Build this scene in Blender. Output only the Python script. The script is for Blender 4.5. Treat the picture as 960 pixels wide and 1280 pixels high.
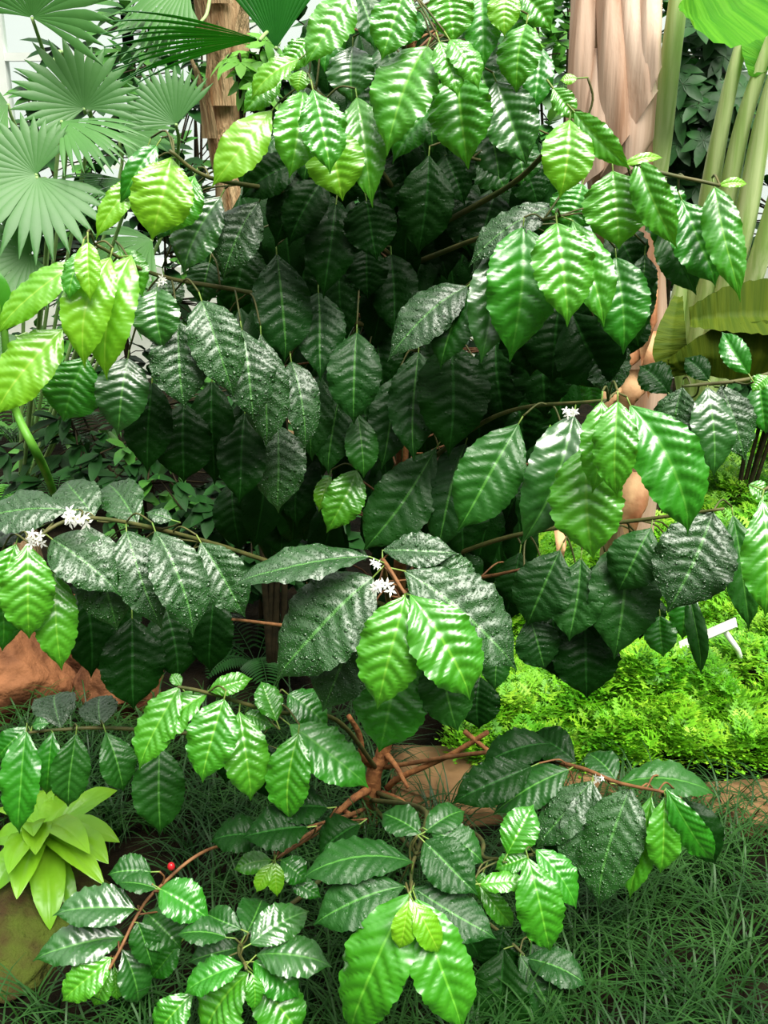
import bpy, math, random
import numpy as np
from mathutils import Vector, Matrix

random.seed(7)
C = bpy.context.scene.collection
SC = bpy.context.scene
for o in list(bpy.data.objects):
    bpy.data.objects.remove(o)

# ------------------------------------------------------------------ camera
F = 1283.0
CAM_Z = 1.45
PITCH = math.radians(20.0)
cam_d = bpy.data.cameras.new('camera')
cam = bpy.data.objects.new('camera', cam_d)
C.objects.link(cam)
cam_d.sensor_fit = 'VERTICAL'
cam_d.sensor_height = 24.0
cam_d.lens = 24.0 * F / 1280.0
cam_d.clip_start = 0.05
cam.location = (0, 0, CAM_Z)
cam.rotation_euler = (math.radians(90) - PITCH, 0, 0)
SC.camera = cam
CAM = Vector((0, 0, CAM_Z))
FWD = Vector((0, math.cos(PITCH), -math.sin(PITCH)))
UPC = Vector((0, math.sin(PITCH), math.cos(PITCH)))
RGT = Vector((1, 0, 0))
UPW = Vector((0, 0, 1))

# ------------------------------------------------------------------ world and lights
world = bpy.data.worlds.new('world')
SC.world = world
world.use_nodes = True
wt = world.node_tree
wt.nodes.clear()
wo = wt.nodes.new('ShaderNodeOutputWorld')
wb = wt.nodes.new('ShaderNodeBackground')
wc = wt.nodes.new('ShaderNodeTexCoord')
ws = wt.nodes.new('ShaderNodeSeparateXYZ')
wr = wt.nodes.new('ShaderNodeValToRGB')
wt.links.new(wc.outputs['Generated'], ws.inputs[0])
wt.links.new(ws.outputs['Z'], wr.inputs[0])
wy = wt.nodes.new('ShaderNodeMapRange')           # brighter open sky beyond the back glazing, planting behind the viewer
wy.inputs[1].default_value = 0.45; wy.inputs[2].default_value = 0.95
wy.inputs[3].default_value = 0.0; wy.inputs[4].default_value = 0.9
wt.links.new(ws.outputs['Y'], wy.inputs[0])
wx = wt.nodes.new('ShaderNodeMix'); wx.data_type = 'RGBA'; wx.blend_type = 'ADD'
wx.inputs[0].default_value = 1.0
wt.links.new(wr.outputs[0], wx.inputs[6]); wt.links.new(wy.outputs[0], wx.inputs[7])
wt.links.new(wx.outputs[2], wb.inputs['Color'])
wt.links.new(wb.outputs[0], wo.inputs[0])
el = wr.color_ramp.elements
el[0].position = 0.0
el[0].color = (0.045, 0.06, 0.035, 1)
el[1].position = 0.95
el[1].color = (1.0, 1.0, 0.97, 1)
e2 = el.new(0.28); e2.color = (0.14, 0.16, 0.12, 1)
e3 = el.new(0.55); e3.color = (0.80, 0.81, 0.78, 1)
wb.inputs['Strength'].default_value = 1.05

sun_d = bpy.data.lights.new('sun', 'SUN')
sun_d.energy = 7.5
sun_d.angle = math.radians(42)
sun_d.color = (1.0, 0.97, 0.88)
sun = bpy.data.objects.new('sun', sun_d)
C.objects.link(sun)
sun.rotation_euler = Vector((0.24, -0.40, 0.86)).to_track_quat('Z', 'Y').to_euler()

SC.view_settings.view_transform = 'Standard'
SC.view_settings.look = 'None'
SC.view_settings.exposure = 0.24
SC.view_settings.gamma = 1.0
SC.view_settings.use_curve_mapping = False
SC.cycles.max_bounces = 8
SC.cycles.transparent_max_bounces = 8

# ------------------------------------------------------------------ projection helpers
def ray(px, py):
    return RGT * ((px - 480.0) / F) + UPC * (-(py - 640.0) / F) + FWD

def U(px, py, Y):
    d = ray(px, py)
    return CAM + d * (Y / d.y)

def mpp(py, Y):
    d = ray(480, py)
    return (Y / d.y) / F            # metres for one pixel at that place

def ground(px, py, z=0.0):
    d = ray(px, py)
    return CAM + d * ((z - CAM_Z) / d.z)

# ------------------------------------------------------------------ mesh builder
class MB:
    def __init__(self):
        self.v = []; self.f = []; self.uv = []; self.m = []
    def grid(self, P, UVs, nu, nv, mat=0):
        b = len(self.v)
        self.v.extend(P)
        for i in range(nu - 1):
            for j in range(nv - 1):
                q = (i * nv + j, i * nv + j + 1, (i + 1) * nv + j + 1, (i + 1) * nv + j)
                self.f.append(tuple(b + k for k in q))
                self.uv.extend(UVs[k] for k in q)
                self.m.append(mat)
    def poly(self, pts, uvs=None, mat=0):
        b = len(self.v)
        self.v.extend(tuple(p) for p in pts)
        self.f.append(tuple(range(b, b + len(pts))))
        self.uv.extend(uvs if uvs else [(0.5, 0.5)] * len(pts))
        self.m.append(mat)
    def tube(self, pts, radii, n=8, mat=0, uv=(0.3, 0.5), wob=0.0):
        pts = [Vector(p) for p in pts]
        if len(pts) < 2: return
        b = len(self.v)
        ref = None
        L = 0.0
        for i, p in enumerate(pts):
            t = (pts[min(i + 1, len(pts) - 1)] - pts[max(i - 1, 0)])
            if t.length < 1e-9: t = Vector((0, 0, 1))
            t.normalize()
            if ref is None:
                ref = Vector((1, 0, 0)) if abs(t.x) < 0.8 else Vector((0, 1, 0))
            s = (ref - t * ref.dot(t)).normalized()
            ref = s
            w = t.cross(s)
            r = radii[i] if hasattr(radii, '__len__') else radii
            for k in range(n):
                a = 2 * math.pi * k / n
                rr = r * (1 + wob * random.uniform(-1, 1))
                self.v.append(tuple(p + s * (rr * math.cos(a)) + w * (rr * math.sin(a))))
        for i in range(len(pts) - 1):
            for k in range(n):
                q = (b + i * n + k, b + i * n + (k + 1) % n, b + (i + 1) * n + (k + 1) % n, b + (i + 1) * n + k)
                self.f.append(q)
                if uv == 'wrap':
                    self.uv.extend([(i / (len(pts) - 1), k / n), (i / (len(pts) - 1), (k + 1) / n),
                                    ((i + 1) / (len(pts) - 1), (k + 1) / n), ((i + 1) / (len(pts) - 1), k / n)])
                else:
                    self.uv.extend([uv] * 4)
                self.m.append(mat)
        self.f.append(tuple(b + k for k in range(n))[::-1]); self.uv.extend([(0.3, 0.5)] * n); self.m.append(mat)
        e = b + (len(pts) - 1) * n
        self.f.append(tuple(e + k for k in range(n))); self.uv.extend([(0.3, 0.5)] * n); self.m.append(mat)
    def build(self, name, mats, parent=None, origin=None, smooth=True):
        me = bpy.data.meshes.new(name)
        O = Vector(origin) if origin is not None else Vector((0, 0, 0))
        if self.v:
            vv = np.array([tuple(p) for p in self.v], dtype=np.float64) - np.array(tuple(O))
            me.from_pydata(vv.tolist(), [], self.f)
            ul = me.uv_layers.new(name='UVMap')
            ul.data.foreach_set('uv', np.array(self.uv, dtype=np.float32).ravel())
        if not isinstance(mats, (list, tuple)): mats = [mats]
        for m in mats: me.materials.append(m)
        me.polygons.foreach_set('material_index', np.array(self.m, dtype=np.int32))
        me.polygons.foreach_set('use_smooth', np.full(len(self.f), smooth, dtype=bool))
        me.update()
        o = bpy.data.objects.new(name, me)
        C.objects.link(o)
        if parent is not None:
            o.parent = parent
            o.location = O - WL[parent.name]
        else:
            o.location = O
        WL[o.name] = O.copy()
        return o

WL = {}     # world location of every object (nothing is rotated or scaled)

def thing(name, label, cat, loc, group=None):
    o = bpy.data.objects.new(name, None)
    o.empty_display_size = 0.05
    C.objects.link(o)
    o.location = loc
    WL[o.name] = Vector(loc)
    return tag(o, label, cat, group)

def tag(o, label, cat, group=None, kind=None):
    o['label'] = label
    o['category'] = cat
    if group: o['group'] = group
    if kind: o['kind'] = kind
    return o

def smooth_path(pts, n=6):
    pts = [Vector(p) for p in pts]
    if len(pts) < 3:
        return [pts[0].lerp(pts[-1], i / n) for i in range(n + 1)]
    out = []
    P = [pts[0] * 2 - pts[1]] + pts + [pts[-1] * 2 - pts[-2]]
    for i in range(1, len(P) - 2):
        a, b, c, d = P[i - 1], P[i], P[i + 1], P[i + 2]
        for k in range(n):
            t = k / n
            out.append(0.5 * ((2 * b) + (c - a) * t + (2 * a - 5 * b + 4 * c - d) * t * t + (-a + 3 * b - 3 * c + d) * t ** 3))
    out.append(pts[-1])
    return out

# ------------------------------------------------------------------ materials
class NT:
    def __init__(self, name):
        self.m = bpy.data.materials.new(name)
        self.m.use_nodes = True
        self.t = self.m.node_tree
        self.t.nodes.clear()
        self.out = self.t.nodes.new('ShaderNodeOutputMaterial')
    def n(self, kind, **kw):
        x = self.t.nodes.new(kind)
        for k, v in kw.items(): setattr(x, k, v)
        return x
    def l(self, a, b): self.t.links.new(a, b)
    def math(self, op, a, b=None, c=None):
        x = self.n('ShaderNodeMath', operation=op)
        for i, v in enumerate((a, b, c)):
            if v is None: continue
            if isinstance(v, (int, float)): x.inputs[i].default_value = v
            else: self.l(v, x.inputs[i])
        return x.outputs[0]
    def smooth(self, v, a, b):
        x = self.n('ShaderNodeMapRange', interpolation_type='SMOOTHSTEP')
        self.l(v, x.inputs[0]); x.inputs[1].default_value = a; x.inputs[2].default_value = b
        return x.outputs[0]
    def mix(self, f, a, b):
        x = self.n('ShaderNodeMix', data_type='RGBA')
        for i, v in ((0, f), (6, a), (7, b)):
            if isinstance(v, (int, float)): x.inputs[i].default_value = v
            elif isinstance(v, tuple): x.inputs[i].default_value = (*v[:3], 1)
            else: self.l(v, x.inputs[i])
        return x.outputs[2]

def coffee_mat(name, c1, c2, vein, rough, wet, trans, nveins=9.0, spec=0.5, veinamt=0.5, tcol=None, coat=0.0):
    """blade colour c1..c2 with paler midrib and side veins; wet = strength of the water drops"""
    t = NT(name)
    tc = t.n('ShaderNodeTexCoord')
    sp = t.n('ShaderNodeSeparateXYZ')
    t.l(tc.outputs['UV'], sp.inputs[0])
    u, v = sp.outputs[0], sp.outputs[1]
    av = t.math('ABSOLUTE', t.math('MULTIPLY', t.math('SUBTRACT', v, 0.5), 2.0))
    mid = t.math('SUBTRACT', 1.0, t.smooth(av, 0.015, 0.06))
    s = t.math('SUBTRACT', t.math('MULTIPLY', u, nveins), t.math('ADD', t.math('MULTIPLY', av, 1.05), t.math('MULTIPLY', t.math('MULTIPLY', av, av), 0.75)))
    fr = t.math('FRACT', t.math('ADD', s, 10.0))
    d = t.math('MINIMUM', fr, t.math('SUBTRACT', 1.0, fr))
    lat = t.math('MULTIPLY', t.math('SUBTRACT', 1.0, t.smooth(d, 0.015, 0.10)), t.math('SUBTRACT', 1.0, t.smooth(av, 0.55, 0.95)))
    vm = t.math('MAXIMUM', t.math('MULTIPLY', mid, 0.95), t.math('MULTIPLY', lat, veinamt))
    ns = t.n('ShaderNodeTexNoise'); ns.inputs['Scale'].default_value = 22.0; ns.inputs['Detail'].default_value = 4.0
    t.l(tc.outputs['Object'], ns.inputs['Vector'])
    oi = t.n('ShaderNodeObjectInfo')
    k = t.math('ADD', t.math('MULTIPLY', ns.outputs[0], 0.8), t.math('MULTIPLY', oi.outputs['Random'], 0.5))
    k = t.smooth(k, 0.3, 1.0)
    col = t.mix(k, c1, c2)
    col = t.mix(vm, col, vein)
    n2 = t.n('ShaderNodeTexNoise'); n2.inputs['Scale'].default_value = 300.0
    t.l(tc.outputs['Object'], n2.inputs['Vector'])
    h = t.math('MULTIPLY', n2.outputs[0], 0.12)
    rg = rough
    if wet > 0:
        vo = t.n('ShaderNodeTexVoronoi'); vo.inputs['Scale'].default_value = 115.0
        t.l(tc.outputs['Object'], vo.inputs['Vector'])
        sc = t.n('ShaderNodeSeparateColor'); t.l(vo.outputs['Color'], sc.inputs[0])
        keep = t.smooth(sc.outputs[0], 0.45, 0.55)
        drop = t.math('MULTIPLY', t.math('SUBTRACT', 1.0, t.smooth(vo.outputs['Distance'], 0.10, 0.42)), keep)
        vo2 = t.n('ShaderNodeTexVoronoi'); vo2.inputs['Scale'].default_value = 300.0
        t.l(tc.outputs['Object'], vo2.inputs['Vector'])
        drop2 = t.math('MULTIPLY', t.math('SUBTRACT', 1.0, t.smooth(vo2.outputs['Distance'], 0.1, 0.45)), 0.45)
        h = t.math('ADD', h, t.math('MULTIPLY', t.math('ADD', drop, drop2), wet))
        x = t.n('ShaderNodeMapRange'); t.l(drop, x.inputs[0])
        x.inputs[3].default_value = rough; x.inputs[4].default_value = max(0.06, rough * 0.25)
        rg = x.outputs[0]
    bp = t.n('ShaderNodeBump'); bp.inputs['Strength'].default_value = 0.55 if wet < 0.9 else 0.9; bp.inputs['Distance'].default_value = 0.0016 if wet < 0.9 else 0.0028
    t.l(h, bp.inputs['Height'])
    p = t.n('ShaderNodeBsdfPrincipled')
    t.l(col, p.inputs['Base Color'])
    if isinstance(rg, float): p.inputs['Roughness'].default_value = rg
    else: t.l(rg, p.inputs['Roughness'])
    p.inputs['Specular IOR Level'].default_value = spec
    p.inputs['Coat Weight'].default_value = coat
    p.inputs['Coat Roughness'].default_value = 0.36
    p.inputs['Coat IOR'].default_value = 1.75 if coat > 0.65 else 1.5
    t.l(bp.outputs[0], p.inputs['Normal'])
    tr = t.n('ShaderNodeBsdfTranslucent')
    if tcol: tr.inputs['Color'].default_value = (*tcol, 1)
    else: t.l(col, tr.inputs['Color'])
    ms = t.n('ShaderNodeMixShader'); ms.inputs[0].default_value = trans
    t.l(p.outputs[0], ms.inputs[1]); t.l(tr.outputs[0], ms.inputs[2])
    t.l(ms.outputs[0], t.out.inputs[0])
    return t.m

LM = {
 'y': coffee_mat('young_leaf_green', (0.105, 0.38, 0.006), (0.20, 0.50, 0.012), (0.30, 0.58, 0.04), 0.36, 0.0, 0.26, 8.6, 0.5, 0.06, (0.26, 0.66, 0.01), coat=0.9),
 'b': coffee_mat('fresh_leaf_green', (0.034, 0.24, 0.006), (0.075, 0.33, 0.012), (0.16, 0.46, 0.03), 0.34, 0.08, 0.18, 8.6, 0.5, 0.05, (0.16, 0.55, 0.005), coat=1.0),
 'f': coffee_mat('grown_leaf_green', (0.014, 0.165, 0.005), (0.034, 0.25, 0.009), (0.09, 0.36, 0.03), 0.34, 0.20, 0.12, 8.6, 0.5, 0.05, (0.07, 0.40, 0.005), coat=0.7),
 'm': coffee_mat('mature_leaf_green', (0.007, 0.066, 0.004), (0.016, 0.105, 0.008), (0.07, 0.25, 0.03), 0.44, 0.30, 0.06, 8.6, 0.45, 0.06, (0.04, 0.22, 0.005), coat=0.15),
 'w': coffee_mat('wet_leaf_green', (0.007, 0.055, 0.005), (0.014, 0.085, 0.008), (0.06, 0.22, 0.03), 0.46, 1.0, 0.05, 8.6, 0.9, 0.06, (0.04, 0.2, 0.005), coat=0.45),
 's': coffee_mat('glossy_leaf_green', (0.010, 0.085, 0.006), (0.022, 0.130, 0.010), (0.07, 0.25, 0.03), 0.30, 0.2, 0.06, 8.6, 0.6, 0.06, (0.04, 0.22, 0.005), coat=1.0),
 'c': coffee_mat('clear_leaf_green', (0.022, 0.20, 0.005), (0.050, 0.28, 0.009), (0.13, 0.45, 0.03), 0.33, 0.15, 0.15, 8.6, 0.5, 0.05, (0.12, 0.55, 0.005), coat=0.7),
 'n': coffee_mat('damp_shade_leaf_green', (0.006, 0.052, 0.005), (0.013, 0.082, 0.008), (0.06, 0.22, 0.03), 0.48, 0.7, 0.05, 8.6, 0.4, 0.06, (0.04, 0.2, 0.005), coat=0.05),  # damp leaf, sheen and colour lowered to stand in for shade
 'd': coffee_mat('old_shade_leaf_green', (0.003, 0.026, 0.002), (0.007, 0.042, 0.004), (0.014, 0.075, 0.010), 0.42, 0.5, 0.05, 8.6, 0.15, 0.1, (0.02, 0.10, 0.003)),  # older leaves; blade colour darkened to carry the shade they hang in
}
LKEYS = ['y', 'b', 'f', 'm', 'w', 'd', 's', 'c', 'n']

def plain_mat(name, c1, c2, scale=20.0, rough=0.6, bump=0.3, bscale=80.0, trans=0.0, tcol=None, stretch=None, spec=0.4, dist=0.003, coord='Object', objvar=0.0):
    t = NT(name)
    tc = t.n('ShaderNodeTexCoord')
    vec = tc.outputs[coord]
    if stretch:
        mp = t.n('ShaderNodeMapping'); mp.inputs['Scale'].default_value = stretch
        t.l(vec, mp.inputs[0]); vec = mp.outputs[0]
    ns = t.n('ShaderNodeTexNoise'); ns.inputs['Scale'].default_value = scale; ns.inputs['Detail'].default_value = 6.0
    t.l(vec, ns.inputs['Vector'])
    k = t.smooth(ns.outputs[0], 0.3, 0.7)
    if objvar:
        oi = t.n('ShaderNodeObjectInfo')
        k = t.math('ADD', t.math('MULTIPLY', k, 1 - objvar), t.math('MULTIPLY', oi.outputs['Random'], objvar))
    col = t.mix(k, c1, c2)
    nb = t.n('ShaderNodeTexNoise'); nb.inputs['Scale'].default_value = bscale; nb.inputs['Detail'].default_value = 8.0
    t.l(vec, nb.inputs['Vector'])
    bp = t.n('ShaderNodeBump'); bp.inputs['Strength'].default_value = bump; bp.inputs['Distance'].default_value = dist
    t.l(nb.outputs[0], bp.inputs['Height'])
    p = t.n('ShaderNodeBsdfPrincipled')
    t.l(col, p.inputs['Base Color']); p.inputs['Roughness'].default_value = rough
    p.inputs['Specular IOR Level'].default_value = spec
    t.l(bp.outputs[0], p.inputs['Normal'])
    if trans > 0:
        tr = t.n('ShaderNodeBsdfTranslucent')
        if tcol: tr.inputs['Color'].default_value = (*tcol, 1)
        else: t.l(col, tr.inputs['Color'])
        ms = t.n('ShaderNodeMixShader'); ms.inputs[0].default_value = trans
        t.l(p.outputs[0], ms.inputs[1]); t.l(tr.outputs[0], ms.inputs[2])
        t.l(ms.outputs[0], t.out.inputs[0])
    else:
        t.l(p.outputs[0], t.out.inputs[0])
    return t.m

M = {}
M['bark'] = plain_mat('orange_brown_bark', (0.16, 0.055, 0.018), (0.36, 0.15, 0.05), 60, 0.75, 0.8, 160)
M['twig'] = plain_mat('green_twig', (0.10, 0.22, 0.03), (0.22, 0.30, 0.06), 40, 0.5)
M['stem_dark'] = plain_mat('dark_shrub_stem', (0.018, 0.016, 0.008), (0.045, 0.034, 0.016), 40, 0.8, spec=0.15)
M['twig_dark'] = plain_mat('dull_green_twig', (0.05, 0.07, 0.015), (0.11, 0.10, 0.03), 40, 0.6)
M['twig_brown'] = plain_mat('brown_twig', (0.12, 0.048, 0.018), (0.24, 0.11, 0.04), 60, 0.65, 0.5)
M['petal'] = plain_mat('white_petal', (0.80, 0.80, 0.72), (0.90, 0.90, 0.86), 50, 0.5, 0.1, trans=0.2)
M['bud'] = plain_mat('yellow_bud', (0.45, 0.50, 0.10), (0.60, 0.55, 0.15), 50, 0.5)
M['cherry'] = plain_mat('red_cherry', (0.30, 0.008, 0.012), (0.42, 0.015, 0.02), 40, 0.22, 0.05)
M['soil'] = plain_mat('dark_soil', (0.004, 0.004, 0.002), (0.014, 0.010, 0.005), 14, 1.0, 1.0, 45, dist=0.02, spec=0.08)
M['rock'] = plain_mat('orange_sandstone', (0.075, 0.026, 0.010), (0.26, 0.105, 0.042), 9, 0.8, 1.0, 30, dist=0.012, spec=0.25)
M['slab'] = plain_mat('tan_sandstone', (0.15, 0.085, 0.035), (0.25, 0.145, 0.065), 10, 0.85, 0.6, 60, spec=0.2)
M['moss'] = plain_mat('mossy_stone', (0.040, 0.024, 0.008), (0.055, 0.080, 0.008), 16, 0.9, 1.0, 60, dist=0.015, spec=0.2)
M['grass'] = plain_mat('dark_grass', (0.005, 0.032, 0.004), (0.022, 0.080, 0.012), 9, 0.45, 0.0, 100, trans=0.08, spec=0.22)
M['lime'] = plain_mat('lime_fern', (0.085, 0.36, 0.008), (0.20, 0.50, 0.016), 7, 0.5, 0.1, trans=0.25, tcol=(0.25, 0.62, 0.015))
M['lime_deep'] = plain_mat('deep_lime_fern', (0.06, 0.26, 0.006), (0.14, 0.40, 0.012), 7, 0.5, 0.1, trans=0.25)
M['lime_pale'] = plain_mat('pale_lime_fern', (0.19, 0.48, 0.015), (0.32, 0.58, 0.03), 7, 0.5, 0.1, trans=0.25)
M['fan'] = plain_mat('bluish_fan_palm', (0.030, 0.125, 0.022), (0.080, 0.220, 0.050), 6, 0.45, 0.15, 60, trans=0.15, objvar=0.5, tcol=(0.12, 0.42, 0.06))
M['fan_dark'] = plain_mat('deep_fan_palm', (0.008, 0.085, 0.010), (0.015, 0.14, 0.012), 6, 0.38, 0.15, 60, trans=0.18, tcol=(0.03, 0.3, 0.01))
M['petiole'] = plain_mat('pale_petiole', (0.22, 0.40, 0.12), (0.36, 0.52, 0.20), 20, 0.45)
M['nest'] = plain_mat('lime_strap_leaf', (0.10, 0.31, 0.008), (0.21, 0.44, 0.02), 9, 0.36, 0.2, 40, trans=0.22, tcol=(0.4, 0.7, 0.02), objvar=0.3)
M['sheath'] = plain_mat('dry_leaf_sheath', (0.26, 0.11, 0.045), (0.72, 0.55, 0.43), 2.6, 0.6, 0.6, 7, stretch=(7, 7, 0.22), dist=0.010, objvar=0.4)
M['husk'] = plain_mat('dry_husk', (0.24, 0.07, 0.02), (0.64, 0.40, 0.20), 9, 0.75, 0.8, 50)
M['palm_trunk'] = plain_mat('fibrous_palm_trunk', (0.26, 0.13, 0.05), (0.66, 0.47, 0.26), 4, 0.8, 1.0, 12, stretch=(9, 9, 0.8), dist=0.02)
M['stalk'] = plain_mat('pale_green_stalk', (0.32, 0.50, 0.13), (0.62, 0.74, 0.36), 3, 0.4, 0.3, 20, stretch=(18, 18, 0.6))
M['banana'] = plain_mat('broad_green_blade', (0.035, 0.20, 0.006), (0.10, 0.34, 0.015), 1.0, 0.6, 1.0, 2.0, trans=0.3, spec=0.12, coord='UV', stretch=(26, .6, 1), tcol=(0.2, 0.55, 0.03))
M['olive'] = plain_mat('olive_blade', (0.040, 0.075, 0.004), (0.075, 0.11, 0.006), 1.0, 0.65, 0.6, 2.0, trans=0.1, spec=0.12, coord='UV', stretch=(24, .6, 1))
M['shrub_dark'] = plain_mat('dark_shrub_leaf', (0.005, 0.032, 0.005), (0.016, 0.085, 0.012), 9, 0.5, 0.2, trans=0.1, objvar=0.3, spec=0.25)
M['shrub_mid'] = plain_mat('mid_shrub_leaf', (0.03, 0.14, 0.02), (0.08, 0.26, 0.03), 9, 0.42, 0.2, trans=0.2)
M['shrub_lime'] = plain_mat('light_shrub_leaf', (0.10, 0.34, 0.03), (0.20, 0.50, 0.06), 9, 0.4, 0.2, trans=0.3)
M['metal'] = plain_mat('white_metal', (0.72, 0.72, 0.70), (0.80, 0.80, 0.80), 20, 0.35, 0.05)
M['white_frame'] = plain_mat('white_painted_frame', (0.62, 0.66, 0.62), (0.70, 0.74, 0.70), 8, 0.5, 0.05)
M['plaster'] = plain_mat('pale_masonry', (0.40, 0.44, 0.38), (0.52, 0.55, 0.48), 5, 0.8, 0.3, 40)
M['brown_leaf'] = plain_mat('withered_brown', (0.16, 0.06, 0.02), (0.30, 0.13, 0.04), 30, 0.7)

gl = NT('window_glass')
g1 = gl.n('ShaderNodeBsdfTransparent'); g1.inputs[0].default_value = (0.93, 0.97, 0.94, 1)
g2 = gl.n('ShaderNodeBsdfGlossy'); g2.inputs['Roughness'].default_value = 0.05
g3 = gl.n('ShaderNodeMixShader'); g3.inputs[0].default_value = 0.08
gl.l(g1.outputs[0], g3.inputs[1]); gl.l(g2.outputs[0], g3.inputs[2]); gl.l(g3.outputs[0], gl.out.inputs[0])
M['glass'] = gl.m

# ------------------------------------------------------------------ the setting
def box(mb, c, s, mat=0):
    cx, cy, cz = c; sx, sy, sz = (k / 2 for k in s)
    P = [(cx + a * sx, cy + b * sy, cz + d * sz) for a in (-1, 1) for b in (-1, 1) for d in (-1, 1)]
    for q in ((0, 1, 3, 2), (4, 6, 7, 5), (0, 4, 5, 1), (2, 3, 7, 6), (0, 2, 6, 4), (1, 5, 7, 3)):
        mb.poly([P[k] for k in q], None, mat)

def noise2(x, y):
    return (math.sin(x * 5.1 + 1.3 * y) + math.sin(y * 6.7 - 2.1 * x + 1.0) + 0.6 * math.sin(x * 13.0 + y * 9.0)) / 2.6

mb = MB()
NX, NY = 90, 110
P = []; uvs = []
for i in range(NX):
    for j in range(NY):
        x = -4.5 + 9.0 * i / (NX - 1); y = 0.3 + 6.7 * j / (NY - 1)
        z = 0.012 * noise2(x * 1.5, y * 1.5) + 0.006 * noise2(x * 6, y * 6) - 0.012
        P.append((x, y, z)); uvs.append((x, y))
mb.grid(P, uvs, NX, NY)
fl = mb.build('floor', M['soil']); fl['kind'] = 'structure'

WY = 6.6
mb = MB(); box(mb, (0, WY, 0.35), (9, 0.2, 0.7)); o = mb.build('wall_back', M['plaster'], smooth=False); o['kind'] = 'structure'
for wi, xc in enumerate((-3.0, 0.0, 3.0)):
    mb = MB()
    for k in range(5):
        box(mb, (xc - 1.5 + 0.75 * k, WY, 2.2), (0.05, 0.08, 3.0))
    for z in (0.72, 1.3, 1.9, 2.5, 3.1, 3.68):
        box(mb, (xc, WY, z), (3.0, 0.07, 0.045))
    w = mb.build('window_%d' % (wi + 1), M['white_frame'], smooth=False); w['kind'] = 'structure'
    mb = MB()
    box(mb, (xc, WY, 2.2), (2.98, 0.008, 2.96))
    mb.build('glass', M['glass'], w, smooth=False)

# ------------------------------------------------------------------ coffee leaf
WU = np.array([0, .03, .08, .15, .25, .35, .45, .55, .65, .74, .82, .88, .92, .95, .98, 1.0])
WW = np.array([.03, .17, .40, .65, .87, .98, 1.0, .97, .88, .72, .48, .27, .13, .065, .035, .010])
STRAP = np.array([.16, .22, .34, .48, .70, .88, .98, 1.0, .99, .93, .80, .62, .47, .33, .17, .02])

def add_leaf(mb, B, T, width, n_ref, mat, rng, bow=0.10, fold=0.16, quilt=1.0, roll=0.0, side_bow=0.0, res=(84, 15), nve=8.6, curl=0.0, shape=None):
    B = Vector(B); T = Vector(T)
    a = T - B
    L = a.length
    a = a / L
    n = n_ref - a * n_ref.dot(a)
    if n.length < 1e-4: n = UPW - a * a.z
    n.normalize()
    if roll: n = Matrix.Rotation(math.radians(roll), 3, a) @ n
    s = a.cross(n).normalized()
    nu, nv = res
    us = np.linspace(0, 1, nu)
    wv = np.interp(us ** rng.uniform(.88, 1.22), WU, WW if shape is None else shape)
    k = np.array([0.25, 0.5, 0.25]); wv[1:-1] = np.convolve(wv, k, 'valid')
    hw = width / 2 * wv
    vs = np.linspace(-1, 1, nv)
    uu, vv = np.meshgrid(us, vs, indexing='ij')
    av = np.abs(vv)
    hw2 = hw[:, None]
    sv = uu * nve - 1.05 * av - 0.75 * av ** 2 + 10
    fr = sv - np.floor(sv)
    pil = np.sin(np.pi * fr ** 0.8) ** 0.42
    body = np.clip(hw2 / (width * 0.5), 0, 1)
    q = quilt * 0.070 * width * pil * np.sin(np.pi * np.clip(av * 0.90 + 0.05, 0, 1)) ** 0.75 * body ** 0.7
    ph = rng.uniform(0, 6.28)
    wave = quilt * 0.06 * width * av ** 3 * (np.sin(2 * np.pi * sv * 1.0 + ph) * 0.35 + 0.5 * np.sin(2 * np.pi * uu * 4.3 + 2 * ph + 2 * vv) + 0.7 * np.sin(2 * np.pi * uu * 1.7 + ph + vv)) * body
    scallop = 1 + (0.02 * np.cos(2 * np.pi * (sv - 0.5)) + 0.014 * np.sin(2 * np.pi * uu * 19 + ph)) * quilt * av ** 4
    fo = fold * (av - 0.35 * av ** 2) * hw2 - curl * av ** 2.2 * hw2
    tipd = -0.05 * L * np.clip((uu - 0.8) / 0.2, 0, 1) ** 2
    bw = bow * L * (4 * uu * (1 - uu)) * (1.15 - 0.3 * uu)
    h = q + wave + fo + bw + tipd
    lat = vv * hw2 * scallop + side_bow * L * 4 * uu * (1 - uu) + 0.012 * L * np.sin(uu * 5 + ph) * uu
    X = uu * L
    pts = (np.array(B)[None, None, :] + X[..., None] * np.array(a) + lat[..., None] * np.array(s) + h[..., None] * np.array(n))
    b = len(mb.v)
    Pl = [tuple(p) for p in pts.reshape(-1, 3)]
    UVl = [(float(x), float(y) * 0.5 + 0.5) for x, y in zip(uu.ravel(), vv.ravel())]
    mb.grid(Pl, UVl, nu, nv, mat)
    return a, n

# every leaf: base x, base y, tip x, tip y, width (photo pixels), kind, layer (0 = foremost), optional dict
CL = []
def cluster(Y, path, leaves, label=None, flowers=(), brown=False, thick=0.004):
    CL.append(dict(Y=Y, path=path, leaves=leaves, flowers=flowers, brown=brown, thick=thick))

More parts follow.
